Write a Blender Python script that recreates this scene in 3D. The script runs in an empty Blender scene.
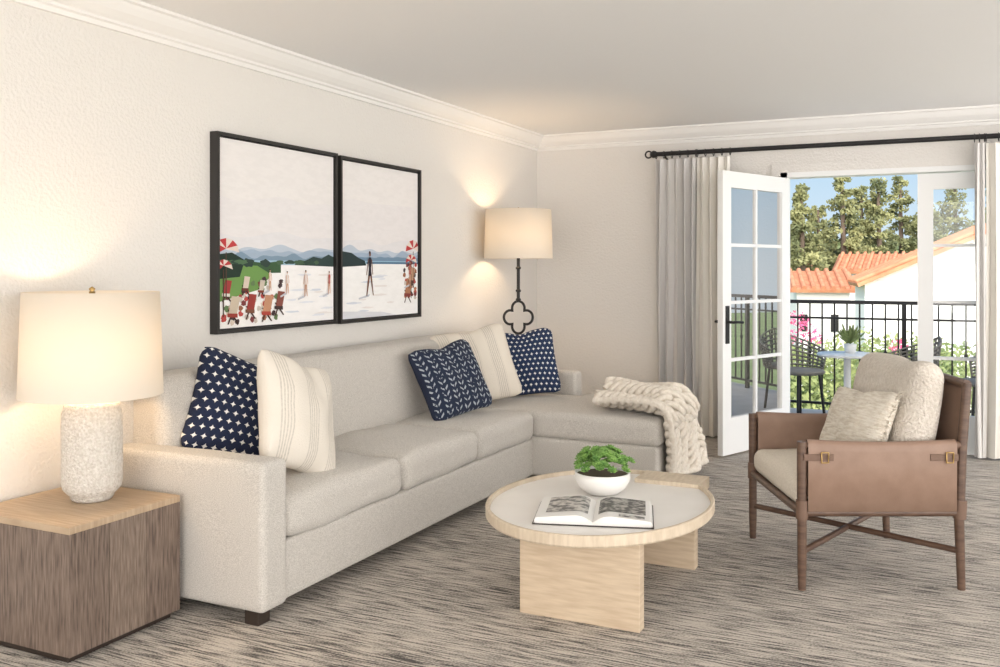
import bpy, bmesh, math, random
from mathutils import Vector, Matrix, noise
random.seed(7)
D=bpy.data
H=1.4; F=930.0; HZ=268.0; YAW=math.atan(445/930.0)
XL=-3.35; YB=7.78; ZC=2.59

# ---------------------------------------------------------------- materials
def M(name,col,rough=.6,col2=None,cscale=8,stretch=(1,1,1),bump=0,bscale=60,bstretch=None,metal=0,detail=4,ramp=(.35,.65),dist=.01,sheen=0,spec=None):
    m=D.materials.new(name); m.use_nodes=True; nt=m.node_tree; N=nt.nodes; L=nt.links
    b=N['Principled BSDF']; b.inputs['Base Color'].default_value=(*col,1); b.inputs['Roughness'].default_value=rough
    b.inputs['Metallic'].default_value=metal
    if spec is not None: b.inputs['Specular IOR Level'].default_value=spec
    if sheen: b.inputs['Sheen Weight'].default_value=sheen
    tc=N.new('ShaderNodeTexCoord')
    def nz(scale,st):
        mp=N.new('ShaderNodeMapping'); mp.inputs['Scale'].default_value=st
        L.new(tc.outputs['Object'],mp.inputs['Vector'])
        n=N.new('ShaderNodeTexNoise'); n.inputs['Scale'].default_value=scale; n.inputs['Detail'].default_value=detail
        L.new(mp.outputs[0],n.inputs['Vector']); return n
    if col2 is not None:
        n=nz(cscale,stretch); r=N.new('ShaderNodeValToRGB')
        r.color_ramp.elements[0].position=ramp[0]; r.color_ramp.elements[1].position=ramp[1]
        r.color_ramp.elements[0].color=(*col,1); r.color_ramp.elements[1].color=(*col2,1)
        L.new(n.outputs['Fac'],r.inputs['Fac']); L.new(r.outputs['Color'],b.inputs['Base Color'])
    if bump:
        n=nz(bscale,bstretch or stretch); bp=N.new('ShaderNodeBump'); bp.inputs['Strength'].default_value=bump; bp.inputs['Distance'].default_value=dist
        L.new(n.outputs['Fac'],bp.inputs['Height']); L.new(bp.outputs[0],b.inputs['Normal'])
    return m

m_wall=M('wall_paint',(.76,.738,.705),.8,bump=.6,bscale=60,dist=.009)
m_ceil=M('ceiling_paint',(.85,.85,.845),.85,bump=.2,bscale=50,dist=.004)
m_trim=M('trim_white',(.84,.83,.81),.45)
m_doorw=M('door_white',(.84,.85,.85),.4)
m_black=M('black_iron',(.018,.017,.018),.45,bump=.2,bscale=80,metal=.3)
m_frame=M('frame_black',(.02,.018,.017),.4)
m_sofa=M('sofa_linen',(.44,.413,.375),.95,(.70,.668,.62),180,(1,1,2),bump=1,bscale=300,dist=.003,ramp=(.30,.64),sheen=.2,detail=3)
m_leg=M('dark_leg',(.03,.02,.015),.4)
m_top=M('side_top_wood',(.40,.29,.19),.45,(.50,.38,.26),6,(1,14,1),bump=.1,bscale=30)
m_side=M('side_wood',(.085,.058,.045),.5,(.25,.187,.148),9,(15,15,1.1),bump=.15,bscale=20,detail=9,ramp=(.32,.70))
m_side2=M('side_wood2',(.12,.085,.065),.5,(.28,.215,.17),9,(17,17,1.3),bump=.1,bscale=20,detail=9,ramp=(.32,.70))
m_oak=M('pale_oak',(.54,.42,.295),.5,(.65,.53,.39),7,(1,1,9),bump=.08,bscale=20,detail=6)
m_oakrim=M('pale_oak_rim',(.58,.48,.36),.5,(.68,.58,.45),12,(6,1,1))
m_ttop=M('table_white_inlay',(.82,.80,.77),.4,(.86,.84,.81),5)
m_ceramic=M('lamp_ceramic',(.62,.58,.52),.9,(.80,.77,.72),90,bump=1,bscale=130,dist=.012)
m_brass=M('brass',(.45,.30,.12),.3,metal=1)
m_white=M('white_ceramic',(.84,.83,.81),.35)
m_leather=M('tan_leather',(.25,.16,.115),.5,(.29,.19,.14),12,bump=.15,bscale=150,dist=.002)
m_cwood=M('chair_wood',(.085,.048,.033),.4,(.14,.083,.055),14,(1,1,4))
m_wrap=M('leather_wrap',(.16,.095,.065),.55,bump=.5,bscale=60,bstretch=(1,1,6),dist=.003)
m_cream=M('cream_fabric',(.66,.60,.51),.95,(.76,.70,.61),120,bump=.5,bscale=260,dist=.003)
m_lumb=M('cream_chunky_weave',(.66,.59,.49),.95,(.84,.79,.70),20,(1,5,1),bump=1,bscale=34,bstretch=(1,5,1),dist=.012,ramp=(.35,.6))
m_sherpa=M('boucle',(.66,.60,.525),.98,(.77,.715,.645),70,bump=1,bscale=90,dist=.015)
m_yarn=M('yarn',(.74,.67,.575),.95,(.84,.785,.70),60,bump=.8,bscale=200,dist=.004)
m_curt=M('drape',(.76,.745,.73),.9,bump=.2,bscale=200)
m_sheer=M('drape_lining',(.87,.845,.79),.9)
m_concrete=M('balcony_floor',(.45,.42,.38),.8,(.52,.49,.45),4)
m_stucco=M('stucco',(.84,.83,.81),.9,bump=.2,bscale=8)
m_green=M('succulent',(.10,.24,.05),.5,(.24,.42,.10),40)
m_leafA=M('leaves_dark',(.10,.14,.06),.7,(.22,.26,.11),1.2)
m_leafB=M('leaves_mid',(.13,.19,.06),.7,(.30,.34,.13),1.5)
m_leafC=M('leaves_conifer',(.10,.12,.05),.7,(.30,.30,.13),.9)
m_pink=M('bougainvillea',(.60,.10,.22),.7)
m_bark=M('bark',(.16,.12,.09),.9)
m_grass=M('grass',(.12,.19,.06),.9,(.20,.27,.10),.5)
m_wicker=M('wicker',(.22,.20,.17),.7)
m_page=M('page',(.84,.83,.81),.6)
m_photo=M('page_photo',(.12,.12,.12),.5,(.6,.58,.55),28,ramp=(.42,.58))
m_photo2=M('page_photo2',(.07,.07,.07),.5,(.45,.43,.40),40,ramp=(.42,.62))
m_hill=M('far_hill',(.16,.22,.14),.9,(.24,.29,.18),.05)

def carpet():
    m=M('carpet_striated',(.3,.27,.24),.95); nt=m.node_tree;N=nt.nodes;L=nt.links;b=N['Principled BSDF']
    tc=N.new('ShaderNodeTexCoord')
    def nn(sc,st,det=3,dis=0):
        mp=N.new('ShaderNodeMapping'); mp.inputs['Scale'].default_value=st; L.new(tc.outputs['Object'],mp.inputs[0])
        n=N.new('ShaderNodeTexNoise'); n.inputs['Scale'].default_value=sc; n.inputs['Detail'].default_value=det; n.inputs['Distortion'].default_value=dis
        L.new(mp.outputs[0],n.inputs[0]); return n
    a=nn(1,(6,96,1),2,.3); c=nn(1,(110,160,1),2); e=nn(.8,(1.0,3.2,1),2)
    mx=N.new('ShaderNodeMath'); mx.operation='MULTIPLY_ADD'; mx.inputs[1].default_value=.45; L.new(c.outputs[0],mx.inputs[0]); L.new(a.outputs[0],mx.inputs[2])
    mx2=N.new('ShaderNodeMath'); mx2.operation='MULTIPLY_ADD'; mx2.inputs[1].default_value=.20; L.new(e.outputs[0],mx2.inputs[0]); L.new(mx.outputs[0],mx2.inputs[2])
    r=N.new('ShaderNodeValToRGB'); cr=r.color_ramp
    cr.elements[0].position=.66; cr.elements[0].color=(.085,.078,.074,1)
    cr.elements[1].position=.92; cr.elements[1].color=(.60,.55,.49,1)
    k=cr.elements.new(.785); k.color=(.33,.30,.267,1)
    L.new(mx2.outputs[0],r.inputs[0]); L.new(r.outputs[0],b.inputs['Base Color'])
    bp=N.new('ShaderNodeBump'); bp.inputs['Strength'].default_value=.7; bp.inputs['Distance'].default_value=.01
    L.new(mx.outputs[0],bp.inputs['Height']); L.new(bp.outputs[0],b.inputs['Normal'])
    return m
m_carpet=carpet()

def glass(name,refl,tint=(.95,.98,1)):
    m=D.materials.new(name); m.use_nodes=True; nt=m.node_tree; nt.nodes.clear(); N=nt.nodes;L=nt.links
    o=N.new('ShaderNodeOutputMaterial'); mix=N.new('ShaderNodeMixShader'); t=N.new('ShaderNodeBsdfTransparent'); g=N.new('ShaderNodeBsdfGlossy')
    t.inputs[0].default_value=(*tint,1); g.inputs['Roughness'].default_value=.0; mix.inputs[0].default_value=refl
    L.new(t.outputs[0],mix.inputs[1]); L.new(g.outputs[0],mix.inputs[2]); L.new(mix.outputs[0],o.inputs[0]); return m
m_glass=glass('door_glass',.06); m_glassR=glass('door_glass_reflective',.70,(.9,.9,.88))

def shade_mat(col,e):
    m=D.materials.new('lampshade_linen'); m.use_nodes=True; nt=m.node_tree;N=nt.nodes;L=nt.links
    b=N['Principled BSDF']; b.inputs['Base Color'].default_value=(*col,1); b.inputs['Roughness'].default_value=.9
    b.inputs['Emission Color'].default_value=(1,.80,.56,1); b.inputs['Emission Strength'].default_value=e
    t=N.new('ShaderNodeBsdfTranslucent'); t.inputs[0].default_value=(.90,.82,.68,1)
    mx=N.new('ShaderNodeMixShader'); mx.inputs[0].default_value=.28
    L.new(b.outputs[0],mx.inputs[1]); L.new(t.outputs[0],mx.inputs[2]); L.new(mx.outputs[0],N['Material Output'].inputs[0]); return m
m_shade=shade_mat((.80,.755,.68),.05)

def pattern(name,base,fg,scale,thr,kind):
    m=D.materials.new(name); m.use_nodes=True; nt=m.node_tree;N=nt.nodes;L=nt.links;b=N['Principled BSDF']; b.inputs['Roughness'].default_value=.95
    tc=N.new('ShaderNodeTexCoord'); mp=N.new('ShaderNodeMapping'); L.new(tc.outputs['UV'],mp.inputs[0]); mp.inputs['Scale'].default_value=(scale,scale,1)
    mx=N.new('ShaderNodeMix'); mx.data_type='RGBA'; mx.inputs[6].default_value=(*base,1); mx.inputs[7].default_value=(*fg,1)
    def math_(op,a,bv=None):
        n=N.new('ShaderNodeMath'); n.operation=op
        for i,v in enumerate((a,bv)):
            if v is None: continue
            if isinstance(v,(int,float)): n.inputs[i].default_value=v
            else: L.new(v,n.inputs[i])
        return n.outputs[0]
    sp=N.new('ShaderNodeSeparateXYZ'); L.new(mp.outputs[0],sp.inputs[0])
    x,y=sp.outputs[0],sp.outputs[1]
    if kind=='cross':
        row=math_('FLOOR',y); off=math_('MULTIPLY',math_('MODULO',row,2),.5)
        fx=math_('SUBTRACT',math_('FRACT',math_('ADD',x,off)),.5); fy=math_('SUBTRACT',math_('FRACT',y),.5)
        ax=math_('ABSOLUTE',fx); ay=math_('ABSOLUTE',fy)
        s=math_('ADD',math_('POWER',ax,.6),math_('POWER',ay,.6)); f=math_('LESS_THAN',s,thr)
    elif kind=='leaf':
        nz=N.new('ShaderNodeTexNoise'); nz.inputs['Scale'].default_value=3.0; nz.inputs['Detail'].default_value=4; L.new(mp.outputs[0],nz.inputs[0])
        fx=math_('ABSOLUTE',math_('SUBTRACT',math_('FRACT',x),.5))
        ch=math_('ABSOLUTE',math_('SUBTRACT',math_('FRACT',math_('SUBTRACT',math_('MULTIPLY',y,1.8),math_('MULTIPLY',fx,1.8))),.5))
        f=math_('MULTIPLY',math_('LESS_THAN',ch,.19),math_('LESS_THAN',fx,.34))
        f=math_('MULTIPLY',f,math_('GREATER_THAN',nz.outputs[0],thr))
        f=math_('MULTIPLY',f,math_('GREATER_THAN',fx,.06)); f=math_('MULTIPLY',f,.75)
    else:
        nz=N.new('ShaderNodeTexNoise'); nz.inputs['Scale'].default_value=14; L.new(mp.outputs[0],nz.inputs[0])
        s=math_('ABSOLUTE',math_('SUBTRACT',math_('FRACT',x),.5)); s2=math_('ABSOLUTE',math_('SUBTRACT',math_('FRACT',math_('MULTIPLY',x,11)),.5))
        f=math_('MULTIPLY',math_('MULTIPLY',math_('LESS_THAN',s,thr),math_('LESS_THAN',s2,.25)),math_('MULTIPLY',nz.outputs[0],.8))
    L.new(f,mx.inputs[0]); L.new(mx.outputs[2],b.inputs['Base Color'])
    n2=N.new('ShaderNodeTexNoise'); n2.inputs['Scale'].default_value=160; L.new(tc.outputs['Object'],n2.inputs[0])
    bp=N.new('ShaderNodeBump'); bp.inputs['Strength'].default_value=.6; bp.inputs['Distance'].default_value=.004; L.new(n2.outputs[0],bp.inputs['Height']); L.new(bp.outputs[0],b.inputs['Normal'])
    return m
m_p1=pattern('navy_cross',(.010,.018,.052),(.80,.80,.78),12,.54,'cross')
m_p3=pattern('navy_botanical',(.014,.022,.05),(.50,.55,.60),7,.45,'leaf')
m_p5=pattern('navy_stars',(.011,.025,.072),(.75,.76,.76),13,.55,'cross')
m_p2=pattern('cream_stripe',(.74,.69,.615),(.34,.31,.27),3.0,.22,'str')
m_p4=pattern('cream_stripe_b',(.72,.665,.58),(.30,.27,.24),3.4,.26,'str')
m_tile=M('roof_tile',(.48,.19,.10),.8,(.62,.29,.16),3)

# ---------------------------------------------------------------- mesh helpers
def empty(name,loc=(0,0,0),rz=0):
    e=D.objects.new(name,None); e.location=loc; e.rotation_euler=(0,0,rz); e.empty_display_size=.1; bpy.context.collection.objects.link(e); return e
def obj(name,verts,faces,mat,parent=None,smooth=False,mats=None,fm=None,uvs=None):
    me=D.meshes.new(name); me.from_pydata([tuple(v) for v in verts],[],faces)
    for mm in (mats or [mat]): me.materials.append(mm)
    if fm: 
        for p,i in zip(me.polygons,fm): p.material_index=i
    if smooth:
        for p in me.polygons: p.use_smooth=True
    if uvs:
        ul=me.uv_layers.new(name='UVMap')
        for l in me.loops: ul.data[l.index].uv=uvs[l.vertex_index]
    me.update(); o=D.objects.new(name,me); bpy.context.collection.objects.link(o)
    if parent: o.parent=parent
    return o
def box(name,lo,hi,mat,parent=None,bevel=.004):
    bm=bmesh.new(); bmesh.ops.create_cube(bm,size=1)
    c=[(a+b)/2 for a,b in zip(lo,hi)]; s=[b-a for a,b in zip(lo,hi)]
    for v in bm.verts: v.co=Vector((v.co.x*s[0]+c[0],v.co.y*s[1]+c[1],v.co.z*s[2]+c[2]))
    me=D.meshes.new(name); 
    if bevel: bmesh.ops.bevel(bm,geom=bm.edges[:],offset=min(bevel,min(s)*.3),segments=2,affect='EDGES',profile=.5)
    bm.to_mesh(me); bm.free(); me.materials.append(mat); o=D.objects.new(name,me); bpy.context.collection.objects.link(o)
    if parent: o.parent=parent
    return o
def rbox(name,lo,hi,r,mat,parent=None,puff=0,k=10,wob=0,axis=2,fn=None,both=False):
    h=[(b-a)/2 for a,b in zip(lo,hi)]; c=Vector([(a+b)/2 for a,b in zip(lo,hi)]); r=min(r,min(h)*.98)
    def axc(hh):
        e=[0,.15,.4,.7,1]; L=[-hh+x*r for x in e]; inn=hh-r
        if inn>1e-4:
            L+=[-inn+2*inn*i/k for i in range(1,k)]
        L+=[hh-x*r for x in reversed(e)]
        out=[]
        for x in L:
            if not out or x-out[-1]>1e-6: out.append(x)
        return out
    ax=[axc(x) for x in h]; vd={}; V=[]; Fc=[]
    def vid(p):
        key=tuple(round(x,6) for x in p)
        if key not in vd: vd[key]=len(V); V.append(Vector(p))
        return vd[key]
    for a in range(3):
        b,d=(a+1)%3,(a+2)%3
        for sgn in (-1,1):
            for i in range(len(ax[b])-1):
                for j in range(len(ax[d])-1):
                    q=[]
                    for (ii,jj) in ((i,j),(i+1,j),(i+1,j+1),(i,j+1)):
                        p=[0,0,0]; p[a]=sgn*h[a]; p[b]=ax[b][ii]; p[d]=ax[d][jj]; q.append(vid(p))
                    Fc.append(q if sgn>0 else q[::-1])
    out=[]
    for p in V:
        inn=Vector([max(-(h[i]-r),min(h[i]-r,p[i])) for i in range(3)]); dv=p-inn
        q=inn+dv.normalized()*r if dv.length>1e-9 else p.copy()
        if puff:
            o1,o2=[i for i in range(3) if i!=axis]
            q[axis]+=(1 if q[axis]>0 else (-1. if both else 0))*puff*(1-(q[o1]/h[o1])**2)*(1-(q[o2]/h[o2])**2)
        q+=c
        if wob: q+=Vector(noise.noise_vector(q*5))*wob
        if fn: q=fn(q)
        out.append(q)
    return obj(name,out,Fc,mat,parent,smooth=True)
def tube(name,pts,r,mat,parent=None,cyc=False,res=4,rs=None,typ='POLY'):
    cu=D.curves.new(name,'CURVE'); cu.dimensions='3D'; cu.bevel_depth=r; cu.bevel_resolution=res; cu.use_fill_caps=True
    s=cu.splines.new(typ); s.points.add(len(pts)-1)
    for i,p in enumerate(pts): s.points[i].co=(*p,1); s.points[i].radius=(rs[i] if rs else 1)
    s.use_cyclic_u=cyc
    s.use_smooth=True
    cu.materials.append(mat); o=D.objects.new(name,cu); bpy.context.collection.objects.link(o)
    dg=bpy.context.evaluated_depsgraph_get(); me=D.meshes.new_from_object(o.evaluated_get(dg)); D.objects.remove(o)
    if not me.materials: me.materials.append(mat)
    o=D.objects.new(name,me); bpy.context.collection.objects.link(o)
    if parent: o.parent=parent
    return o
def multitube(name,plist,r,mat,parent=None,res=2,cyc=False):
    cu=D.curves.new(name,'CURVE'); cu.dimensions='3D'; cu.bevel_depth=r; cu.bevel_resolution=res; cu.use_fill_caps=True
    for pts in plist:
        s=cu.splines.new('POLY'); s.points.add(len(pts)-1)
        for i,p in enumerate(pts): s.points[i].co=(*p,1)
        s.use_cyclic_u=cyc; s.use_smooth=True
    cu.materials.append(mat); o=D.objects.new(name,cu); bpy.context.collection.objects.link(o)
    dg=bpy.context.evaluated_depsgraph_get(); me=D.meshes.new_from_object(o.evaluated_get(dg)); D.objects.remove(o)
    if not me.materials: me.materials.append(mat)
    o=D.objects.new(name,me); bpy.context.collection.objects.link(o)
    if parent: o.parent=parent
    return o
def lathe(name,prof,mat,parent=None,n=48,loc=(0,0,0),rad=None):
    V=[];Fc=[]
    for i in range(n):
        a=2*math.pi*i/n
        for (r,z) in prof:
            V.append((loc[0]+r*math.cos(a),loc[1]+r*math.sin(a),loc[2]+z))
    m=len(prof)
    for i in range(n):
        for j in range(m-1):
            Fc.append((i*m+j,((i+1)%n)*m+j,((i+1)%n)*m+j+1,i*m+j+1))
    return obj(name,V,Fc,mat,parent,smooth=True)
def pillow(name,w,h,t,mat,center,normal,up=(0,0,1),roll=0,n=30,parent=None,fr=None,seed=0):
    V=[];Fc=[];UV=[]
    for side in (1,-1):
        base=len(V)
        for i in range(n+1):
            for j in range(n+1):
                u=math.sin((-1+2*i/n)*math.pi/2); v=math.sin((-1+2*j/n)*math.pi/2)
                x=w/2*u*(1-.07*(1-v*v)); y=h/2*v*(1-.07*(1-u*u))
                k=max(0,abs(u)+abs(v)-1.75); x*=1-.3*k; y*=1-.3*k
                z=side*t/2*(max(0,(1-u*u)*(1-v*v)))**.42
                z*=1+.25*noise.noise(Vector((u*2+seed,v*2,seed)))
                y-=.04*h*math.exp(-(u/.30)**2)*max(0,v)**2
                z+=.008*math.sin(u*6+seed)*abs(v)**2
                V.append(Vector((x,y,z))); UV.append(((u+1)/2,(v+1)/2))
        for i in range(n):
            for j in range(n):
                q=[base+i*(n+1)+j,base+(i+1)*(n+1)+j,base+(i+1)*(n+1)+j+1,base+i*(n+1)+j+1]
                Fc.append(q if side>0 else q[::-1])
    nz=Vector(normal).normalized(); upv=Vector(up); yx=(upv-nz*upv.dot(nz)).normalized(); xx=yx.cross(nz)
    R=Matrix((xx,yx,nz)).transposed().to_4x4()@Matrix.Rotation(roll,4,'Z')
    o=obj(name,V,Fc,mat,parent,smooth=True,uvs=UV); o.matrix_local=Matrix.Translation(center)@R
    if fr:
        T=[]
        for k in range(60):
            v=-1+2*k/59
            for sx in (-1,1):
                p=Vector((sx*w/2*(1-.07*(1-v*v)),h/2*v,0)); T.append([p*.96,p+Vector((sx*random.uniform(.012,.025),random.uniform(-.01,.01),random.uniform(-.01,.01)))])
        multitube('fringe_edge',T,.0025,mat,o,res=1)
    return o

# ---------------------------------------------------------------- room
box('floor',(XL-.2,-3,-.1),(3.6,YB+.2,0),m_carpet,bevel=0)
box('ceiling',(XL-.2,-3,ZC),(3.6,YB+.2,ZC+.25),m_ceil,bevel=0)
box('wall_left',(XL-.2,-3,0),(XL,YB+.2,ZC),m_wall,bevel=0)
OX0,OX1,OZ=-1.20,.83,2.17
def boxes(name,lst,mat,parent=None):
    V=[];Fc=[]
    for lo,hi in lst:
        b=len(V)
        V+=[(x,y,z) for x in (lo[0],hi[0]) for y in (lo[1],hi[1]) for z in (lo[2],hi[2])]
        Fc+=[[b+i for i in f] for f in ((0,1,3,2),(4,6,7,5),(0,4,5,1),(2,3,7,6),(0,2,6,4),(1,5,7,3))]
    return obj(name,V,Fc,mat,parent)
boxes('wall_back',[((XL,YB,0),(OX0,YB+.2,ZC)),((OX1,YB,0),(3.6,YB+.2,ZC)),((OX0,YB,OZ),(OX1,YB+.2,ZC))],m_wall)
prof=[(0,0),(.115,0),(.115,-.014),(.10,-.02),(.092,-.035),(.075,-.06),(.05,-.083),(.035,-.092),(.035,-.104),(.022,-.11),(.018,-.13),(0,-.13)]
def crownL():
    V=[];Fc=[];n=len(prof)
    for k in range(3):
        for d,z in prof:
            if k==0: V.append((XL+d,-3,ZC+z))
            elif k==1: V.append((XL+d,YB-d,ZC+z))
            else: V.append((3.6,YB-d,ZC+z))
    for k in range(2):
        for i in range(n-1): Fc.append((k*n+i,k*n+i+1,(k+1)*n+i+1,(k+1)*n+i))
    return obj('trim_crown',V,Fc,m_trim)
crownL()
boxes('baseboard_left',[((XL,-3,0),(XL+.018,YB,.13))],m_trim)
boxes('baseboard_back',[((XL+.018,YB-.018,0),(OX0-.09,YB,.13)),((OX1+.09,YB-.018,0),(3.6,YB,.13))],m_trim)
boxes('trim_door_frame',[((OX0,YB-.01,0),(OX0+.05,YB+.16,OZ)),((OX1-.05,YB-.01,0),(OX1,YB+.16,OZ)),((OX0,YB-.01,OZ-.04),(OX1,YB+.16,OZ)),
   ((OX0,YB+.02,0),(OX1,YB+.18,.02))],m_doorw)
boxes('trim_door_casing',[((OX0-.07,YB-.02,0),(OX0,YB,OZ+.07)),((OX1,YB-.02,0),(OX1+.07,YB,OZ+.07)),((OX0,YB-.02,OZ),(OX1,YB,OZ+.07))],m_wall)
def leaf(name,loc,rz,w,gm,handle_x,sgn=1):
    e=empty(name,loc,rz); h0,h1=.015,2.12; st=.11; t=.022
    boxes('rails',[((0,-t,h0),(st,t,h1)),((w-st,-t,h0),(w,t,h1)),((st,-t,h0),(w-st,t,h0+.27)),((st,-t,h1-.12),(w-st,t,h1))],m_doorw,e)
    g0,g1=h0+.27,h1-.12; L=[((w/2-.012,-.014,g0),(w/2+.012,.014,g1))]
    for i in range(1,4):
        z=g0+(g1-g0)*i/4; L.append(((st,-.014,z-.012),(w-st,.014,z+.012)))
    boxes('muntins',L,m_doorw,e)
    obj('glass',[(st,0,g0),(w-st,0,g0),(w-st,0,g1),(st,0,g1)],[(0,1,2,3)],gm,e)
    if handle_x:
        for s in (-1,1):
            boxes('handle_plate',[((handle_x-.022,min(s*t,s*(t+.008)),.84),(handle_x+.022,max(s*t,s*(t+.008)),1.12))],m_black,e)
            tube('handle_lever',[(handle_x,s*t,1.0),(handle_x,s*(t+.055),1.0),(handle_x-.04*sgn,s*(t+.06),1.0),(handle_x-.12*sgn,s*(t+.058),.995)],.010,m_black,e)
    return e
leaf('door_1',(-1.150,YB-.02,0),math.radians(-111.5),.94,m_glassR,.885)
leaf('door_2',(-.19,YB+.06,0),0,.96,m_glass,0)

# ---------------------------------------------------------------- curtain rod & curtains
RY=YB-.13; RZ=2.36
rod=empty('curtain_rod')
tube('rod',[(-2.2,RY,RZ),(2.4,RY,RZ)],.019,m_black,rod)
lathe('finial',[(0,0),(.014,.0),(.026,.012),(.032,.03),(.026,.048),(.014,.06),(0,.06)],m_black,rod,20,(0,0,0)).matrix_local=Matrix.Translation((-2.25,RY,RZ))@Matrix.Rotation(math.pi/2,4,'Y')
tube('finial_ring',[(-2.265+.028*math.cos(a*.5236),RY,RZ+.028*math.sin(a*.5236)) for a in range(12)],.007,m_black,rod,cyc=True)
for bx in (-2.12,2.3): tube('bracket',[(bx,RY,RZ-.01),(bx,RY,RZ-.03),(bx,YB-.01,RZ-.05)],.009,m_black,rod)
def curtain(name,x0,x1,npl,amp,mat,seed,yc=RY,ring=True):
    e=empty(name); n=npl*14; V=[];Fc=[]; rows=14
    for j in range(rows+1):
        t=j/rows; z=.015+(RZ-.05-.015)*t
        for i in range(n+1):
            s=i/n; ph=s*npl*2*math.pi
            a=amp*(1.15-.35*t)*(1+.35*math.sin(s*9+seed))
            x=x0+(x1-x0)*s+ .012*math.sin(ph*2)+(1-t)*.02*math.sin(s*7+seed*2+t*2)
            V.append((x,yc+a*math.sin(ph+.35*math.sin(t*3+seed)),z))
    for j in range(rows):
        for i in range(n):
            a=j*(n+1)+i; Fc.append((a,a+1,a+n+2,a+n+1))
    o=obj('drape',V,Fc,mat,e,smooth=True)
    rings=[]
    for k in range(npl+1):
        xx=x0+(x1-x0)*k/npl
        rings.append([(xx,RY+.030*math.cos(b*.6283),RZ-.008+.030*math.sin(b*.6283)) for b in range(10)])
    multitube('rings',rings,.0035,m_black,e,cyc=True)
    return e
curtain('curtain',-2.20,-1.86,5,.055,m_curt,1.0)
curtain('curtain',-1.85,-1.58,4,.045,m_sheer,2.2)
curtain('curtain',.195,.26,2,.03,m_curt,3.1)
curtain('curtain',.27,1.0,9,.045,m_sheer,2.7)

# ---------------------------------------------------------------- sofa
sofa=empty('sectional_sofa')
SX=-2.39; SB=-3.31; Y0=2.85; YC=5.5; YE=6.5; CX=-1.57
rbox('base',(SB,Y0+.02,.06),(SX-.008,YE-.02,.30),.02,m_sofa,sofa)
rbox('chaise_base',(SX-.15,YC,.06),(CX,YE,.31),.025,m_sofa,sofa)
rbox('arm_left',(SB,Y0,.05),(SX+.01,Y0+.16,.64),.03,m_sofa,sofa,wob=.004)
rbox('arm_right',(SB,YE-.14,.06),(SX-.04,YE,.64),.03,m_sofa,sofa)
ys=[3.01,3.91,4.72,YC+.0]
for i in range(3):
    rbox('seat_cushion_%d'%(i+1),(SB+.2,ys[i]+.006,.297),(SX+.012,ys[i+1]-.006,.475),.055,m_sofa,sofa,puff=.028,wob=.012)
rbox('seat_chaise',(SB+.2,YC+.003,.305),(CX+.01,YE-.145,.475),.045,m_sofa,sofa,puff=.015,wob=.006)
rbox('seat_chaise_front',(SX-.02,YC+.004,.306),(CX+.009,YE,.474),.045,m_sofa,sofa,puff=.01,wob=.004)
def lean(q):
    t=(q.z-.3)/.65; return Vector((q.x-.10*max(0,t) if q.x>-3.2 else q.x,q.y,q.z))
rbox('back_frame',(SB,Y0+.02,.1),(SB+.12,YE-.02,.86),.03,m_sofa,sofa)
yb=[2.96,6.37]
rbox('back_cushion',(SB+.09,yb[0]+.003,.40),(SB+.36,yb[1]-.003,.925),.06,m_sofa,sofa,puff=.02,wob=.008,axis=0,fn=lean,k=24)
for (x,y) in ((SX-.06,Y0+.05),(SB+.08,Y0+.06),(SB+.08,YE-.08),(CX-.08,YC+.08),(CX-.08,YE-.08)):
    box('foot',(x-.035,y-.035,0),(x+.035,y+.035,.065),m_leg,sofa)

pillow('throw_pillow',.52,.50,.19,m_p1,(-2.90,3.34,.755),(.86,-.42,.34),roll=math.radians(-20),seed=1)
pillow('throw_pillow',.48,.55,.20,m_p2,(-2.63,3.38,.74),(.95,.04,.34),roll=math.radians(-21),seed=3)
pillow('throw_pillow',.50,.48,.18,m_p3,(-2.76,5.07,.71),(.78,-.36,.42),roll=math.radians(9),seed=5)
pillow('throw_pillow',.58,.54,.18,m_p4,(-2.86,5.60,.74),(.70,-.60,.36),roll=math.radians(9),seed=8)
pillow('throw_pillow',.50,.50,.17,m_p5,(-2.73,6.10,.72),(.48,-.78,.36),roll=math.radians(6),seed=11)

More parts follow.
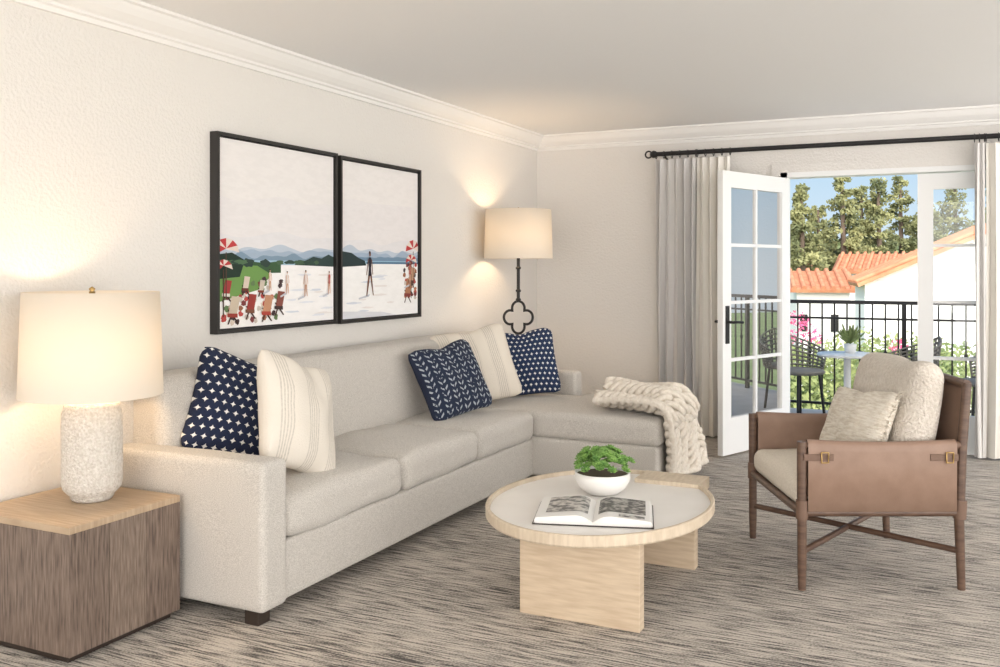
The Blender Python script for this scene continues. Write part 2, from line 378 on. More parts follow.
# knitted throw
def throw():
    e=empty('knitted_throw')
    W=.66; y0=5.56; pl=[]
    xe=CX+.035; zt=.50
    def S(s,w):
        Lt=.48; Ld=.38; d=s*(Lt+Ld)
        fold=.07*math.exp(-((w-.6)/.2)**2)*(1-.2*s)+.024*(1+math.sin(w*15+s*5))
        y=y0+w*W+.03*math.sin(s*7+1)-.05*s*(1-w)+.04*s-.10*(1-s)*w
        R=.06
        if d<Lt-R:
            return Vector((xe-Lt+d,y,zt+.02+fold))
        if d<Lt+R*.57:
            a=(d-(Lt-R))/R; a=min(a,math.pi/2)
            return Vector((xe-R+(R+.02+fold*.5)*math.sin(a),y,zt-R+(R+.02+fold*(1-.5*a/1.57))*math.cos(a)))
        k=d-Lt-R*.57
        return Vector((xe+.02+.5*fold+.02*math.sin(k*9+w*5),y,zt-R-k))
    cols=6; n=170; T=8
    for c in range(cols):
        for sgn in (-1,1):
            pts=[]
            for i in range(n+1):
                s=i/n; ph=s*T*2*math.pi+(c%2)*1.57
                w=(c+.5)/cols+sgn*.50/cols*math.sin(ph)
                s2=min(1,max(0,s+.018*math.sin(2*ph)))
                p=S(s2,w); nr=(S(min(1,s2+.01),w)-S(max(0,s2-.01),w)).normalized().cross(Vector((0,-1,0)))
                if nr.z<-.2: nr=-nr
                pts.append(p+nr*(.02*math.cos(ph)*sgn+.01))
            pl.append(pts)
    multitube('yarn_knit',pl,.023,m_yarn,e,res=3)
    ed=[[S(i/60,w)+Vector((0,0,.012)) for i in range(61)] for w in (0,1)]+[[S(s,w/30)+Vector((.01,0,0)) for w in range(31)] for s in (0,1)]
    multitube('edge_yarn',ed,.021,m_yarn,e,res=3)
    return e
throw()

# ---------------------------------------------------------------- side table
TT=.488
st=empty('side_table'); tx0,tx1,ty0,ty1=-3.32,-2.775,2.29,2.815
box('plinth',(tx0+.02,ty0+.02,0),(tx1-.025,ty1-.02,.03),m_leg,st)
box('body_front',(tx0,ty0,.03),(tx1,ty1,TT-.026),m_side,st,bevel=.002)
for i in range(3):
    a=ty0+.0+(ty1-ty0)*i/3; b=ty0+(ty1-ty0)*(i+1)/3
    box('side_panel_%d'%i,(tx1-.001,a+.001,.03),(tx1+.004,b-.001,TT-.026),m_side if i!=1 else m_side2,st,bevel=.001)
box('top',(tx0,ty0,TT-.026),(tx1+.004,ty1,TT),m_top,st,bevel=.002)
LX,LY=-3.035,2.615
tl=empty('table_lamp',(LX,LY,TT))
lathe('base',[(0,.001),(.07,.001),(.08,.012),(.082,.022),(.094,.032),(.108,.05),(.113,.075),(.113,.30),(.111,.345),(.104,.36),(.104,.372),(.092,.385),(.0,.385)],m_ceramic,tl,64)
lathe('neck',[(.0,.385),(.03,.385),(.03,.40),(.012,.405),(.012,.82),(0,.82)],m_brass,tl,20)
def shade(parent,r0,r1,z0,z1):
    lathe('shade',[(r0,z0),(r1,z1),(r1-.003,z1),(r0-.003,z0),(r0,z0)],m_shade,parent,64)
    multitube('spider',[[(r1*math.cos(a),r1*math.sin(a),z1-.012),(0,0,z1-.012)] for a in (0.3,2.4,4.5)],.002,m_brass,parent)
    lathe('finial_knob',[(0,z1-.012),(.012,z1-.01),(.006,z1),(.013,z1+.012),(0,z1+.022)],m_brass,parent,16)
shade(tl,.266,.252,.412,.818)
fl=empty('floor_lamp',(-3.045,6.70,0))
lathe('base',[(0,0),(.14,0),(.14,.012),(.06,.03),(.025,.05),(.014,.08),(.012,.10),(0,.10)],m_black,fl,40)
pole=lambda a,b:tube('pole',[(0,0,a),(0,0,b)],.013,m_black,fl)
pole(.05,.885); pole(1.135,1.86)
cs=Vector((.9,.43,0)).normalized(); zc=1.01
q=[]
for i in range(96):
    th=2*math.pi*i/96; r=.062+.052*abs(math.cos(2*th))**.75
    p=cs*(r*math.cos(th)); q.append((p.x,p.y,zc+r*1.12*math.sin(th)))
tube('quatrefoil',q,.010,m_black,fl,cyc=True)
for z in (.87,1.15,1.22,1.40): lathe('collar',[(0,-.012),(.018,-.01),(.022,0),(.018,.01),(0,.012)],m_black,fl,20,(0,0,z))
shade(fl,.272,.260,1.475,1.860)
def bulb(name,loc,e,parent):
    l=D.lights.new(name,'POINT'); l.energy=e; l.color=(1,.70,.42); l.shadow_soft_size=.045
    o=D.objects.new(name,l); o.location=loc; bpy.context.collection.objects.link(o); o.parent=parent
bulb('bulb',(0,0,.62),10,tl); bulb('bulb',(0,0,1.67),12,fl)

# ---------------------------------------------------------------- coffee table
ct=empty('coffee_table',(-1.365,3.885,0)); CT=.39
def ell(n,a,b,z): return [(a*math.cos(2*math.pi*i/n),b*math.sin(2*math.pi*i/n),z) for i in range(n)]
def elathe(name,rings,mat,parent,n=96):
    V=[];Fc=[]
    for (a,b,z) in rings: V+=ell(n,a,b,z)
    for k in range(len(rings)-1):
        for i in range(n): Fc.append((k*n+i,k*n+(i+1)%n,(k+1)*n+(i+1)%n,(k+1)*n+i))
    return obj(name,V,Fc,mat,parent,smooth=False)
A,B=.48,.615; RD=.018
elathe('rim',[(.001,.001,CT-.055),(A-.03,B-.03,CT-.055),(A-.006,B-.006,CT-.048),(A,B,CT-.040),(A,B,CT-.004),(A-.004,B-.004,CT),(A-.016,B-.016,CT),(A-.019,B-.019,CT-RD)],m_oakrim,ct)
elathe('inlay',[(A-.0195,B-.0195,CT-RD),(.001,.001,CT-RD)],m_ttop,ct)
box('leg_front',(-.195,-.44,0),(.31,-.38,CT-.053),m_oak,ct,.003)
box('leg_rear',(-.20,.39,0),(.32,.45,CT-.053),m_oak,ct,.003)
box('leg_rear_cap',(.02,.42,CT-.055),(.335,.62,CT+.001),m_oakrim,ct,.003)
ZTT=CT-RD
bw=empty('potted_succulent',(-1.41,4.03,ZTT))
lathe('bowl',[(0,.001),(.06,.001),(.075,.006),(.105,.03),(.125,.065),(.126,.10),(.12,.10),(.118,.085),(0,.085)],m_white,bw,56)
V=[];Fc=[]
def leafmesh(c,d,l,w,V,Fc):
    d=d.normalized(); s=d.cross(Vector((0,0,1)))
    if s.length<.05: s=Vector((1,0,0))
    s.normalize(); u=s.cross(d).normalized(); b=len(V)
    V.append(c)
    for t,k in ((.35,.8),(.7,1.0),(.9,.6)):
        for a in range(5):
            an=a*2*math.pi/5; V.append(c+d*l*t+s*math.cos(an)*w*k*.5+u*math.sin(an)*w*k*.28+u*.10*l*t*t)
    V.append(c+d*l+u*.12*l)
    for a in range(5):
        Fc.append((b,b+1+(a+1)%5,b+1+a)); 
        for r in range(2): Fc.append((b+1+r*5+a,b+1+r*5+(a+1)%5,b+6+r*5+(a+1)%5,b+6+r*5+a))
        Fc.append((b+11+a,b+11+(a+1)%5,b+16))
for i in range(80):
    rr=.125*math.sqrt(random.random()); an=random.random()*6.28
    c=Vector((rr*math.cos(an),rr*math.sin(an),.10+.055*(1-(rr/.125)**2)+random.uniform(0,.055)))
    ax=Vector((c.x*5,c.y*5,1)).normalized(); t1=ax.orthogonal().normalized(); t2=ax.cross(t1); ro=random.random()*6
    for ring,(nn,el,l) in enumerate(((8,.35,.028),(6,.8,.025),(4,1.2,.02))):
        for k in range(nn):
            a=ro+ring*.4+k*2*math.pi/nn; dd=(t1*math.cos(a)+t2*math.sin(a))*math.cos(el)+ax*math.sin(el)
            leafmesh(c,dd,l,.013,V,Fc)
obj('succulents',V,Fc,m_green,bw,smooth=True)
lathe('soil',[(0,.088),(.117,.088)],m_bark,bw,32)
# book
bk=empty('open_book',(-1.315,3.66,ZTT+.001),math.radians(17))
for s in (-1,1):
    n=16; W=.235;Dp=.175
    def hz(t): return .010+.034*math.sin(min(1,t*3.0)*math.pi/2)*(1-.62*t)
    for lay in range(3):
        V=[];Fc=[]; k=1-.02*lay; dz=.004*lay
        for i in range(n+1):
            t=i/n
            for y in (-Dp*k,Dp*k):
                V.append((s*W*(t*(1+.02*lay-.03)),y,.004+.0*dz)); V.append((s*W*(t*(1-.015*lay)),y,hz(t)-.006+dz))
        for i in range(n):
            b=i*4; Fc+= [(b+1,b+5,b+7,b+3),(b,b+4,b+5,b+1),(b+2,b+3,b+7,b+6)]
        Fc.append((n*4,n*4+2,n*4+3,n*4+1))
        obj('page_block',V,Fc,m_page,bk)
    def photo(t0,t1,ya,yb_,mm):
        V=[];Fc=[]
        for i in range(n+1):
            t=t0+(t1-t0)*i/n
            V.append((s*W*.97*t,ya,hz(t)+.0035)); V.append((s*W*.97*t,yb_,hz(t)+.0035))
        for i in range(n): Fc.append((2*i,2*i+2,2*i+3,2*i+1))
        obj('printed_photo',V,Fc,mm,bk)
    if s<0: photo(.10,.85,-.10,.15,m_photo)
    else: photo(.08,.92,-.09,.15,m_photo2); photo(.45,.9,-.15,-.11,m_photo)
box('cover',(-.242,-.18,0),(.242,.18,.004),m_leg,bk,.001)

# ---------------------------------------------------------------- armchair
ch=empty('leather_armchair',(-.42,4.72,0),math.atan2(-.433,-.901))
for s in (-1,1):
    y=.39*s
    tube('front_leg',[(.345,y,0),(.345,y,.10),(.345,y,.645)],.021,m_cwood,ch,rs=[.8,.95,1.05])
    tube('front_leg_wrap',[(.345,y,.31),(.345,y,.39)],.026,m_wrap,ch)
    tube('rear_leg',[(-.35,y,0),(-.34,y,.30),(-.35,y,.60),(-.375,y,.90)],.021,m_cwood,ch,rs=[.8,1,1.05,.9])
    tube('rear_leg_wrap',[(-.342,y,.31),(-.346,y,.39)],.027,m_wrap,ch)
    tube('side_rail',[(.345,y,.335),(-.345,y,.335)],.017,m_cwood,ch)
    tube('arm_rail',[(.345,y,.63),(.0,y,.622),(-.35,y,.63)],.018,m_wrap,ch)
    V=[];Fc=[];n=16;prof2=[(-.021,.40),(-.0225,.55),(-.024,.61),(-.022,.638),(-.012,.651),(0,.655),(.012,.651),(.022,.638),(.024,.61),(.0225,.55),(.021,.345),(.0,.338)]
    if s<0: prof2=[(-a,z) for a,z in prof2]
    for i in range(n+1):
        x=.325-.645*i/n; sag=.010*math.sin(math.pi*i/n)
        for (a,z) in prof2: V.append((x,y+a*1.05,z-sag if z>.5 else z))
    m_=len(prof2)
    for i in range(n):
        for j in range(m_-1): Fc.append((i*m_+j,(i+1)*m_+j,(i+1)*m_+j+1,i*m_+j+1))
    obj('leather_side',V,Fc,m_leather,ch,smooth=True)
    for x in (.27,-.27):
        box('strap',(x-.055,y+s*.024-.003,.565),(x+.075*(1 if x>0 else .9),y+s*.024+.004,.595),m_wrap,ch,.002)
        tube('buckle',[(x+dx,y+s*.032,.58+dz) for dx,dz in ((-.03,-.022),(.0,-.022),(.0,.022),(-.03,.022))],.0035,m_brass,ch,cyc=True)
tube('front_rail',[(.345,-.39,.335),(.345,.39,.335)],.018,m_cwood,ch)
tube('back_rail',[(-.345,-.39,.335),(-.345,.39,.335)],.018,m_cwood,ch)
tube('top_rail',[(-.373,-.39,.893),(-.385,0,.90),(-.373,.39,.893)],.021,m_cwood,ch)
tube('stretcher_a',[(.345,.39,.165),(-.345,-.39,.165)],.014,m_cwood,ch)
tube('stretcher_b',[(.345,-.39,.168),(-.345,.39,.168)],.014,m_cwood,ch)
V=[];Fc=[]
for i in range(9):
    z=.37+.51*i/8; x=-.33-.055*max(0,(z-.45)/.45)
    V+=[(x,-.37,z),(x,.37,z)]
for i in range(8): Fc.append((2*i,2*i+1,2*i+3,2*i+2))
o=obj('leather_back',V,Fc,m_leather,ch); sm=o.modifiers.new('s','SOLIDIFY'); sm.thickness=.008
rbox('leather_seat_deck',(-.33,-.365,.325),(.34,.365,.345),.008,m_leather,ch)
rbox('seat_cushion',(-.31,-.36,.347),(.36,.36,.475),.05,m_cream,ch,puff=.02,wob=.006)
bc=rbox('back_cushion',(-.07,-.345,-.26),(.07,.345,.26),.065,m_sherpa,ch,puff=.04,wob=.02,axis=0,both=True)
bc.location=(-.215,0,.72); bc.rotation_euler=(0,math.radians(-11),0)
pillow('lumbar_pillow',.52,.38,.16,m_lumb,(-.02,.06,.655),(.88,.10,.36),roll=math.radians(5),seed=19,parent=ch,fr=.008)

# ---------------------------------------------------------------- paintings
_cm={}
def cmat(c):
    k=tuple(round(x,3) for x in c)
    if k not in _cm:
        a=tuple((x/255)**2.2 for x in c); b2=tuple(min(1,((x*.975+2)/255)**2.2) for x in c)
        _cm[k]=M('paint_%d'%len(_cm),a,.8,b2,14,(1,1,3),bump=.15,bscale=60,ramp=(.4,.62))
    return _cm[k]
def painting(name,ya,yb2,z0,z1,polys):
    e=empty(name); t=.018; dpt=.05
    boxes('frame',[((XL,ya,z0),(XL+dpt,ya+t,z1)),((XL,yb2-t,z0),(XL+dpt,yb2,z1)),((XL,ya+t,z0),(XL+dpt,yb2-t,z0+t)),((XL,ya+t,z1-t),(XL+dpt,yb2-t,z1))],m_frame,e)
    boxes('backing',[((XL,ya+t,z0+t),(XL+.02,yb2-t,z1-t))],m_frame,e)
    g=.026; a,b,c,d=ya+g,yb2-g,z0+g,z1-g
    V=[];Fc=[];mats=[];fm=[]
    for li,(col,pts) in enumerate(polys):
        mm=cmat(col)
        if mm not in mats: mats.append(mm)
        base=len(V)
        for (s,tt) in pts:
            s=min(1,max(0,s)); tt=min(1,max(0,tt)); V.append((XL+.034+li*.00004,a+s*(b-a),c+tt*(d-c)))
        Fc.append(tuple(range(base,base+len(pts)))); fm.append(mats.index(mm))
    o=obj('canvas_paint',V,Fc,None,e,mats=mats,fm=fm)
    boxes('canvas',[((XL+.02,a,c),(XL+.0335,b,d))],cmat((235,232,228)),e)
def ridge(t0,amp,fr,seed,base,sa=0,sb=1):
    p=[(sa,base)]+[(sa+(sb-sa)*i/40,t0+amp*noise.noise(Vector((i/40*fr*(sb-sa)+seed,seed,0)))) for i in range(41)]+[(sb,base)]
    return p[::-1]
def rect(s,t,w,h,k=0): return [(s,t),(s+w,t),(s+w+k,t+h),(s+k,t+h)]
def ellp(s,t,a,b,n=10): return [(s+a*math.cos(2*math.pi*i/n),t+b*math.sin(2*math.pi*i/n)) for i in range(n)]
def blob(s,t,a,b,n=14): 
    return [(s+a*(1+random.uniform(-.3,.3))*math.cos(2*math.pi*i/n),t+b*(1+random.uniform(-.3,.3))*math.sin(2*math.pi*i/n)) for i in range(n)]
def person(s,t,h,skin,suit,stride=.05,arm=0):
    P=[]; u=h*.9; hx=s
    P.append(((195,198,208),[(s-.05*u,t-.004),(s-.45*u,t-.02),(s-.46*u,t-.01),(s,t+.012)]))
    P.append((skin,[(s-stride*u-.03*u,t),(s-stride*u+.01*u,t),(s+.02*u,t+.5*u),(s-.06*u,t+.5*u)]))
    P.append((skin,[(s+stride*u,t+.01*u),(s+stride*u+.035*u,t+.01*u),(s+.06*u,t+.5*u),(s-.01*u,t+.5*u)]))
    P.append((suit,[(s-.065*u,t+.43*u),(s+.06*u,t+.43*u),(s+.045*u,t+.6*u),(s+.07*u,t+.78*u),(s+.03*u,t+.83*u),(s-.03*u,t+.83*u),(s-.07*u,t+.78*u),(s-.045*u,t+.6*u)]))
    P.append((skin,[(s-.10*u-arm*u,t+.45*u),(s-.075*u-arm*u,t+.44*u),(s-.05*u,t+.78*u),(s-.08*u,t+.78*u)]))
    P.append((skin,[(s+.10*u,t+.45*u),(s+.125*u,t+.47*u),(s+.085*u,t+.78*u),(s+.06*u,t+.78*u)]))
    P.append((skin,ellp(s,t+.90*u,.038*u,.055*u))); P.append(((60,40,35),ellp(s-.008*u,t+.93*u,.038*u,.035*u)))
    return P
def bchair(s,t,sz,c1,c2):
    return [((70,45,35),[(s,t),(s+.012,t),(s+sz*.6,t+sz),(s+sz*.6-.012,t+sz)]),((60,40,32),[(s+sz*.6,t),(s+sz*.6+.012,t),(s+.02,t+sz*.6),(s,t+sz*.6)]),
      (c1,[(s+.01,t+sz*.45),(s+sz*.55,t+sz*.35),(s+sz*.75,t+sz*1.1),(s+sz*.25,t+sz*1.15)]),(c2,[(s,t+sz*.3),(s+sz*.6,t+sz*.25),(s+sz*.6,t+sz*.42),(s,t+sz*.45)])]
def umb(s,t,r,tilt=0):
    P=[((80,60,50),[(s-.004,t-.25),(s+.004,t-.25),(s+.004,t),(s-.004,t)])]; n=6
    for i in range(n):
        a0=math.pi*i/n;a1=math.pi*(i+1)/n
        P.append(((185,60,62) if i%2 else (228,214,204),[(s,t+.02),(s+r*math.cos(a0),t+r*.75*math.sin(a0)),(s+r*math.cos(a1),t+r*.75*math.sin(a1))]))
    return P
full=[(0,0),(1,0),(1,1),(0,1)]
sky=(234,231,230)
p1=[(sky,full),((231,228,229),ridge(.70,.05,3,1,.40)),((226,225,228),ridge(.50,.04,3,4,.40)),((186,198,212),ridge(.43,.05,5,2,.36)),((160,178,198),ridge(.415,.04,7,6,.35,.15)),((124,148,168),ridge(.385,.03,9,9,.34)),
    ((160,194,214),rect(0,.325,1,.035)),((244,243,243),rect(0,0,1,.335)),((60,90,60),ridge(.35,.03,12,3,.29,0,.5)),((110,150,82),[(0,.14),(.32,.20),(.42,.28),(.30,.33),(0,.34)]),((35,55,45),[(0,.26),(.16,.27),(.20,.36),(.10,.40),(0,.39)]),
    ((48,66,64),[(.62,.335),(1,.325),(1,.385),(.95,.40),(.88,.375),(.8,.385),(.72,.36),(.66,.365)]),((48,66,60),blob(.22,.345,.05,.025)),((48,66,60),blob(.36,.345,.04,.02)),
    ((245,243,240),[(0,.0),(.3,.0),(.34,.13),(0,.12)])]
for k in range(14):
    p1.append((random.choice([(70,95,70),(80,110,80),(50,72,62)]),blob(random.uniform(0,1),.35,random.uniform(.02,.05),.012)))
for k in range(12):
    p1.append((random.choice([(225,228,235),(212,218,228),(232,228,226)]),blob(random.uniform(.5,.95),random.uniform(.03,.28),random.uniform(.04,.1),.006)))
for k in range(60):
    p1.append((random.choice([(120,60,60),(150,100,75),(70,55,58),(200,190,180),(100,125,85),(180,75,70),(220,205,190)]),blob(random.uniform(.02,.5),random.uniform(.02,.26),.018,.015)))
for k,(s,t,sz,c1,c2) in enumerate(((.02,.14,.10,(160,60,60),(220,215,205)),(.17,.17,.09,(210,195,180),(110,60,50)),(.30,.16,.08,(200,190,175),(130,70,60)),(.06,.02,.13,(200,185,165),(150,60,50)),(.20,.04,.12,(150,60,55),(120,80,60)),(.33,.02,.13,(190,140,110),(170,70,60)),(.44,.05,.12,(130,75,65),(60,45,45)))):
    p1+=bchair(s,t,sz,c1,c2)
p1+=umb(.05,.40,.10)+umb(.03,.31,.07)
p1+=person(.40,.19,.14,(205,160,130),(235,215,205))+person(.55,.17,.15,(210,165,140),(225,215,210),.07)+person(.72,.15,.18,(205,160,135),(230,215,210),.06,.04)+person(.95,.16,.16,(205,160,135),(170,80,75))
painting('framed_painting',3.605,4.635,1.065,2.09,p1)
p2=[(sky,full),((231,228,229),ridge(.75,.05,3,11,.40)),((226,225,228),ridge(.50,.04,3,14,.40)),((186,198,212),ridge(.44,.05,5,12,.38)),((158,176,198),ridge(.42,.04,7,16,.36)),((112,140,166),ridge(.395,.02,9,19,.36)),
    ((152,188,210),rect(0,.34,1,.03)),((244,244,244),rect(0,0,1,.35)),((42,58,60),[(0,.33),(.16,.335),(.3,.34),(.28,.37),(.2,.39),(.12,.42),(0,.43)]),((78,112,140),rect(.3,.35,.7,.014)),((218,220,226),[(0,0),(.7,0),(.5,.03),(0,.05)])]
for k in range(12):
    p2.append((random.choice([(225,228,235),(212,218,228),(232,228,226)]),blob(random.uniform(.1,.7),random.uniform(.03,.28),random.uniform(.04,.1),.006)))
for k in range(40):
    p2.append((random.choice([(120,60,60),(150,100,75),(70,55,58),(200,190,180),(180,75,70),(190,130,100)]),blob(random.uniform(.80,.97),random.uniform(.1,.36),.02,.015)))
p2+=bchair(.80,.08,.15,(170,120,90),(130,60,55))+bchair(.86,.18,.13,(195,155,125),(90,50,45))+umb(.93,.44,.11)+umb(.90,.36,.08)
p2+=person(.34,.14,.34,(120,85,70),(40,38,50),.12,.05)+person(.88,.2,.2,(205,160,135),(170,80,75))
painting('framed_painting',4.665,5.625,1.06,2.083,p2)

# ---------------------------------------------------------------- balcony
box('balcony_floor',(-5,YB+.2,-.2),(4,9.8,-.02),m_concrete,bevel=0)
rl=empty('balcony_railing',(0,9.62,0))
boxes('rails',[((-5,-.02,1.05),(4,.02,1.085)),((-5,-.012,.90),(4,.012,.92)),((-5,-.015,.06),(4,.015,.085))],m_black,rl)
boxes('balusters',[((-5+.115*i-.0075,-.0075,.07),(-5+.115*i+.0075,.0075,1.06)) for i in range(1,78)],m_black,rl)
multitube('baluster_knuckles',[[(-5+.115*i,0,.56),(-5+.115*i,0,.60)] for i in range(1,78,2)],.017,m_black,rl)
boxes('posts',[((x-.02,-.02,-.02),(x+.02,.02,1.05)) for x in (-4.9,-2.6,-.35,1.9,3.9)],m_black,rl)
def ochair(loc,rz):
    e=empty('wicker_patio_chair',loc,rz); P=[]
    for i in range(19):
        a=math.radians(70+220*i/18); P.append([(.22*math.cos(a),.23*math.sin(a),.42),(.27*math.cos(a),.27*math.sin(a),.60+.18*(1-abs(i-9)/9.0))])
    for k in range(8):
        t=k/7
        P.append([((.22+.05*t)*math.cos(math.radians(70+220*i/20)),(.23+.04*t)*math.sin(math.radians(70+220*i/20)),.42+(.18+.18*(1-abs(i-10)/10.0))*t) for i in range(21)])
    multitube('woven_back',P,.009,m_wicker,e)
    lathe('seat',[(0,.40),(.22,.40),(.24,.42),(.22,.44),(0,.45)],m_wicker,e,24)
    for a in (45,135,225,315):
        c,s=math.cos(math.radians(a)),math.sin(math.radians(a)); tube('leg',[(.18*c,.18*s,.41),(.23*c,.23*s,-.02)],.013,m_black,e)
ochair((-1.25,9.2,0),math.radians(-40)); ochair((-.30,9.17,0),math.radians(200)); ochair((.33,8.95,0),math.radians(190))
bt=empty('bistro_table',(-.78,8.75,0))
lathe('top',[(0,.62),(.25,.62),(.26,.63),(.25,.645),(0,.645)],m_white,bt,40); lathe('pedestal',[(.0,-.02),(.18,-.02),(.18,.0),(.03,.03),(.03,.62),(0,.62)],m_stucco,bt,24)
pp=empty('potted_plant',(-.76,8.80,.645))
lathe('pot',[(0,0),(.045,0),(.055,.08),(.05,.08),(0,.075)],m_white,pp,20)
V=[];Fc=[]
for i in range(46): leafmesh(Vector((0,0,.08)),Vector((random.uniform(-1,1),random.uniform(-1,1),random.uniform(.6,1.8))),random.uniform(.10,.20),.03,V,Fc)
obj('leaves',V,Fc,m_leafB,pp)

# ---------------------------------------------------------------- exterior
def W(u,d):
    lat=(u-500)/F*d; c,s=math.cos(YAW),math.sin(YAW); return (lat*c-d*s,lat*s+d*c)
def zz(v,d): return H-(v-HZ)/F*d
def ray(u): return YAW-math.atan((u-500)/F)
GZ=-4.2
obj('ground_lawn',[(-80,9.9,GZ),(90,9.9,GZ),(90,160,GZ),(-80,160,GZ)],[(0,1,2,3)],m_grass)
V=[];Fc=[]; n=60
for i in range(n+1):
    x=-90+220*i/n; z=GZ+5.2+3.2*noise.noise(Vector((i*.16,3,0)))
    V+=[(x,115,GZ-.5),(x,120,z),(x,150,GZ-.5)]
for i in range(n): Fc+=[(3*i,3*i+3,3*i+4,3*i+1),(3*i+1,3*i+4,3*i+5,3*i+2)]
obj('distant_hillside',V,Fc,m_hill,smooth=True)
def house2(u0,u1,d,veave,vridge,dp,dr=0,windows=()):
    cx,cy=W((u0+u1)/2,d); w=(u1-u0)/F*d*.93; e=empty('stucco_house',(cx,cy,0),ray((u0+u1)/2)+dr); o=.3
    zw=zz(veave,d); zr=zz(vridge,d+dp/2)
    boxes('walls',[((-w/2,0,GZ),(w/2,dp,zw))],m_stucco,e)
    V=[(-w/2-o,-o,zw-.05),(w/2+o,-o,zw-.05),(w/2+o,dp/2,zr),(-w/2-o,dp/2,zr),(-w/2-o,dp+o,zw-.05),(w/2+o,dp+o,zw-.05)]
    obj('gables',[(-w/2,0,zw),(-w/2,dp,zw),(-w/2,dp/2,zr-.1),(w/2,0,zw),(w/2,dp,zw),(w/2,dp/2,zr-.1)],[(0,1,2),(3,5,4)],m_stucco,e)
    ob=obj('tile_roof',V,[(0,1,2,3),(3,2,5,4)],m_tile,e); sm=ob.modifiers.new('s','SOLIDIFY'); sm.thickness=.14
    rows=[];k=max(2,int((w+2*o)/.36))
    for i in range(k):
        x=-w/2-o+(w+2*o)*(i+.5)/k; rows.append([(x,-o,zw+.0),(x,dp/2,zr+.05)]); rows.append([(x,dp+o,zw+.0),(x,dp/2,zr+.05)])
    multitube('barrel_tiles',rows,.10,m_tile,e,res=1)
    for (x0,x1,z0,z1) in windows: boxes('window_pane',[((x0,-.03,z0),(x1,0,z1))],m_frame,e)
    return e
house2(768,818,52,270,262,4,0)
house2(796,850,38,288,271,5,.10,windows=((-.9,-.6,-1.2,-.5),(.3,.6,-1.2,-.5)))
house2(838,905,46,270,254,5,-.1)
def houseG(u,d,w,dp,vw,vr,rz):
    cx,cy=W(u,d); e=empty('stucco_house',(cx,cy,0),rz); o=.25; zw=zz(vw,d); zr=zz(vr,d)
    boxes('walls',[((-w/2,0,GZ),(w/2,dp,zw))],m_stucco,e)
    obj('gable',[(-w/2,0,zw-.02),(w/2,0,zw-.02),(0,0,zr-.08)],[(0,1,2)],m_stucco,e)
    ob=obj('tile_roof',[(-w/2-o,-o,zw-.12),(-w/2-o,dp,zw-.12),(0,dp,zr),(0,-o,zr),(w/2+o,-o,zw-.12),(w/2+o,dp,zw-.12)],[(0,3,2,1),(3,4,5,2)],m_tile,e)
    sm=ob.modifiers.new('s','SOLIDIFY'); sm.thickness=.12
    rows=[];k=int(dp/.36)
    for i in range(k):
        y=-o+(dp+o)*(i+.5)/k; rows+=[[(-w/2-o,y,zw-.07),(0,y,zr+.05)],[(w/2+o,y,zw-.07),(0,y,zr+.05)]]
    multitube('barrel_tiles',rows,.09,m_tile,e,res=1)
houseG(1000,28,7.6,4,280,224,ray(1000)+.20)
def foliage(name,blobs,n,size,mat,trunk=None,parent=None,lname='leaves'):
    e=parent or empty(name); V=[];Fc=[]
    tot=sum(b[3]*b[4] for b in blobs)
    for (cx,cy,cz,r,rz_) in blobs:
        for i in range(max(8,int(n*r*rz_/tot))):
            d=Vector((random.gauss(0,1),random.gauss(0,1),random.gauss(0,1))).normalized()*(random.random()**.35)
            p=Vector((cx+d.x*r,cy+d.y*r,cz+d.z*rz_)); a=Vector((random.uniform(-1,1),random.uniform(-1,1),random.uniform(-1,1))).normalized(); b=a.orthogonal().normalized()
            s=size*random.uniform(.6,1.3); k=len(V); V+=[p-a*s,p+b*s*.6,p+a*s,p-b*s*.6]; Fc.append((k,k+1,k+2,k+3))
    obj(lname,V,Fc,mat,e)
    if trunk: tube('trunk',trunk[0],trunk[1],m_bark,e,rs=[1,.7,.3])
    return e
for (u,d,vt,wd) in ((801,46,184,1.3),(818,58,205,1.6),(842,50,175,1.6),(861,60,186,1.6),(878,54,178,1.6),(900,60,176,1.8),(776,52,196,1.6),(925,58,196,1.8),(955,60,184,2.4),(1000,56,180,2.4)):
    x,y=W(u,d); zt=zz(vt,d); bl=[]
    k=30
    for i in range(k):
        t=i/(k-1); z=GZ+3.0+(zt-GZ-3.2)*t; r=wd*(1.05-.85*t**1.3)*random.uniform(.7,1.25)
        for _ in range(3):
            a=random.random()*6.28; bl.append((x+r*.72*math.cos(a),y+r*.72*math.sin(a),z,r*.38+.1,.20))
    foliage('conifer_tree',bl,6500,.11,m_leafC,trunk=([(x,y,GZ),(x+.1,y,(zt+GZ)/2),(x,y,zt-.3)],.25))
bl=[]
for i in range(40):
    u=760+i*8; d=random.uniform(74,88); x,y=W(u,d); r=random.uniform(1.6,2.8); bl.append((x,y,zz(random.uniform(238,258),d)-r*.5,r,r))
    bl.append((x,y,zz(265,d)-r*.5,r,r))
foliage('distant_treeline',bl,22000,.30,m_leafA)
bl=[];bp_=[]
for i in range(26):
    u=770+i*8+random.uniform(-4,4); d=random.uniform(13,18); x,y=W(u,d); r=random.uniform(.5,.9); z=zz(random.uniform(326,350),d)-r
    bl.append((x,y,z,r,r)); bl.append((x,y,z-1.2,r*1.3,r*1.2))
hd=foliage('flowering_hedge',bl,28000,.05,m_leafB)
for (u,v,d) in ((797,318,14),(806,326,13.5),(793,336,13),(812,338,13.5),(900,346,13.5)):
    x,y=W(u,d); bp_.append((x,y,zz(v,d),.15,.12))
foliage('f',bp_,260,.028,m_pink,parent=hd,lname='bougainvillea_flowers')

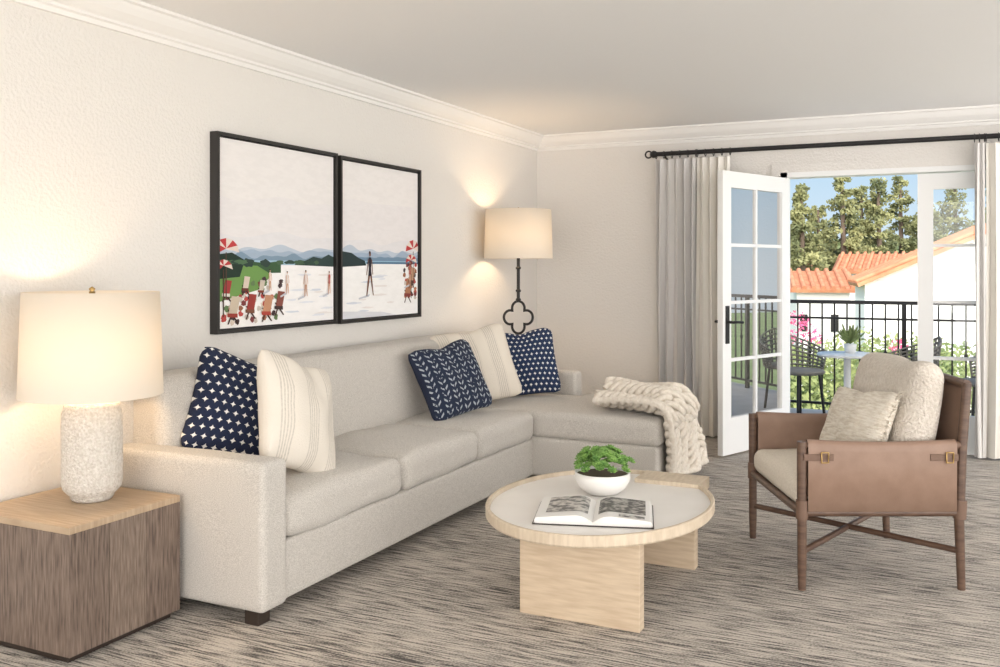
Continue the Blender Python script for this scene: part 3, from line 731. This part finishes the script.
# ---------------------------------------------------------------- world, sun, camera
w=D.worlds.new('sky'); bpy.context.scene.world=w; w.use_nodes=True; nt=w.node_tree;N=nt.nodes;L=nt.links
bg=N['Background']; tc=N.new('ShaderNodeTexCoord'); sp=N.new('ShaderNodeSeparateXYZ'); L.new(tc.outputs['Generated'],sp.inputs[0])
r=N.new('ShaderNodeValToRGB'); cr=r.color_ramp; cr.elements[0].position=0; cr.elements[0].color=(.76,.87,.95,1); cr.elements[1].position=.5; cr.elements[1].color=(.20,.42,.78,1)
k=cr.elements.new(.14); k.color=(.46,.70,.92,1)
L.new(sp.outputs[2],r.inputs[0])
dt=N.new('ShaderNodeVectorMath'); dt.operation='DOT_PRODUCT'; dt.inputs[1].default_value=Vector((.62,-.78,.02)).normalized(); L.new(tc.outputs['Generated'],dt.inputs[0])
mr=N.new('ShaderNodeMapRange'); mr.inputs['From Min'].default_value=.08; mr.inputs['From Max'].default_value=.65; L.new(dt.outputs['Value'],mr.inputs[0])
mx=N.new('ShaderNodeMix'); mx.data_type='RGBA'; L.new(mr.outputs[0],mx.inputs[0]); L.new(r.outputs[0],mx.inputs[6]); mx.inputs[7].default_value=(4.75,4.52,4.30,1)  # bright lobe added to the sky behind the camera to light the room
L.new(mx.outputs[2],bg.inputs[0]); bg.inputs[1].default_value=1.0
sl=D.lights.new('sun','SUN'); sl.energy=2.3; sl.angle=.01; sl.color=(1,.95,.88); so=D.objects.new('sun',sl); bpy.context.collection.objects.link(so)
so.rotation_euler=Vector((.30,.68,-.80)).to_track_quat('-Z','Y').to_euler(); so.location=(-5,-5,12)
cam=D.cameras.new('camera'); co=D.objects.new('camera',cam); bpy.context.collection.objects.link(co); bpy.context.scene.camera=co
cam.sensor_width=36; cam.lens=36*F/1000; co.location=(0,0,H); co.rotation_euler=(math.pi/2,0,YAW); cam.shift_y=-(333.5-HZ)/1000; cam.clip_end=500
vs=bpy.context.scene.view_settings; vs.view_transform='Standard'; vs.look='None'; vs.exposure=0
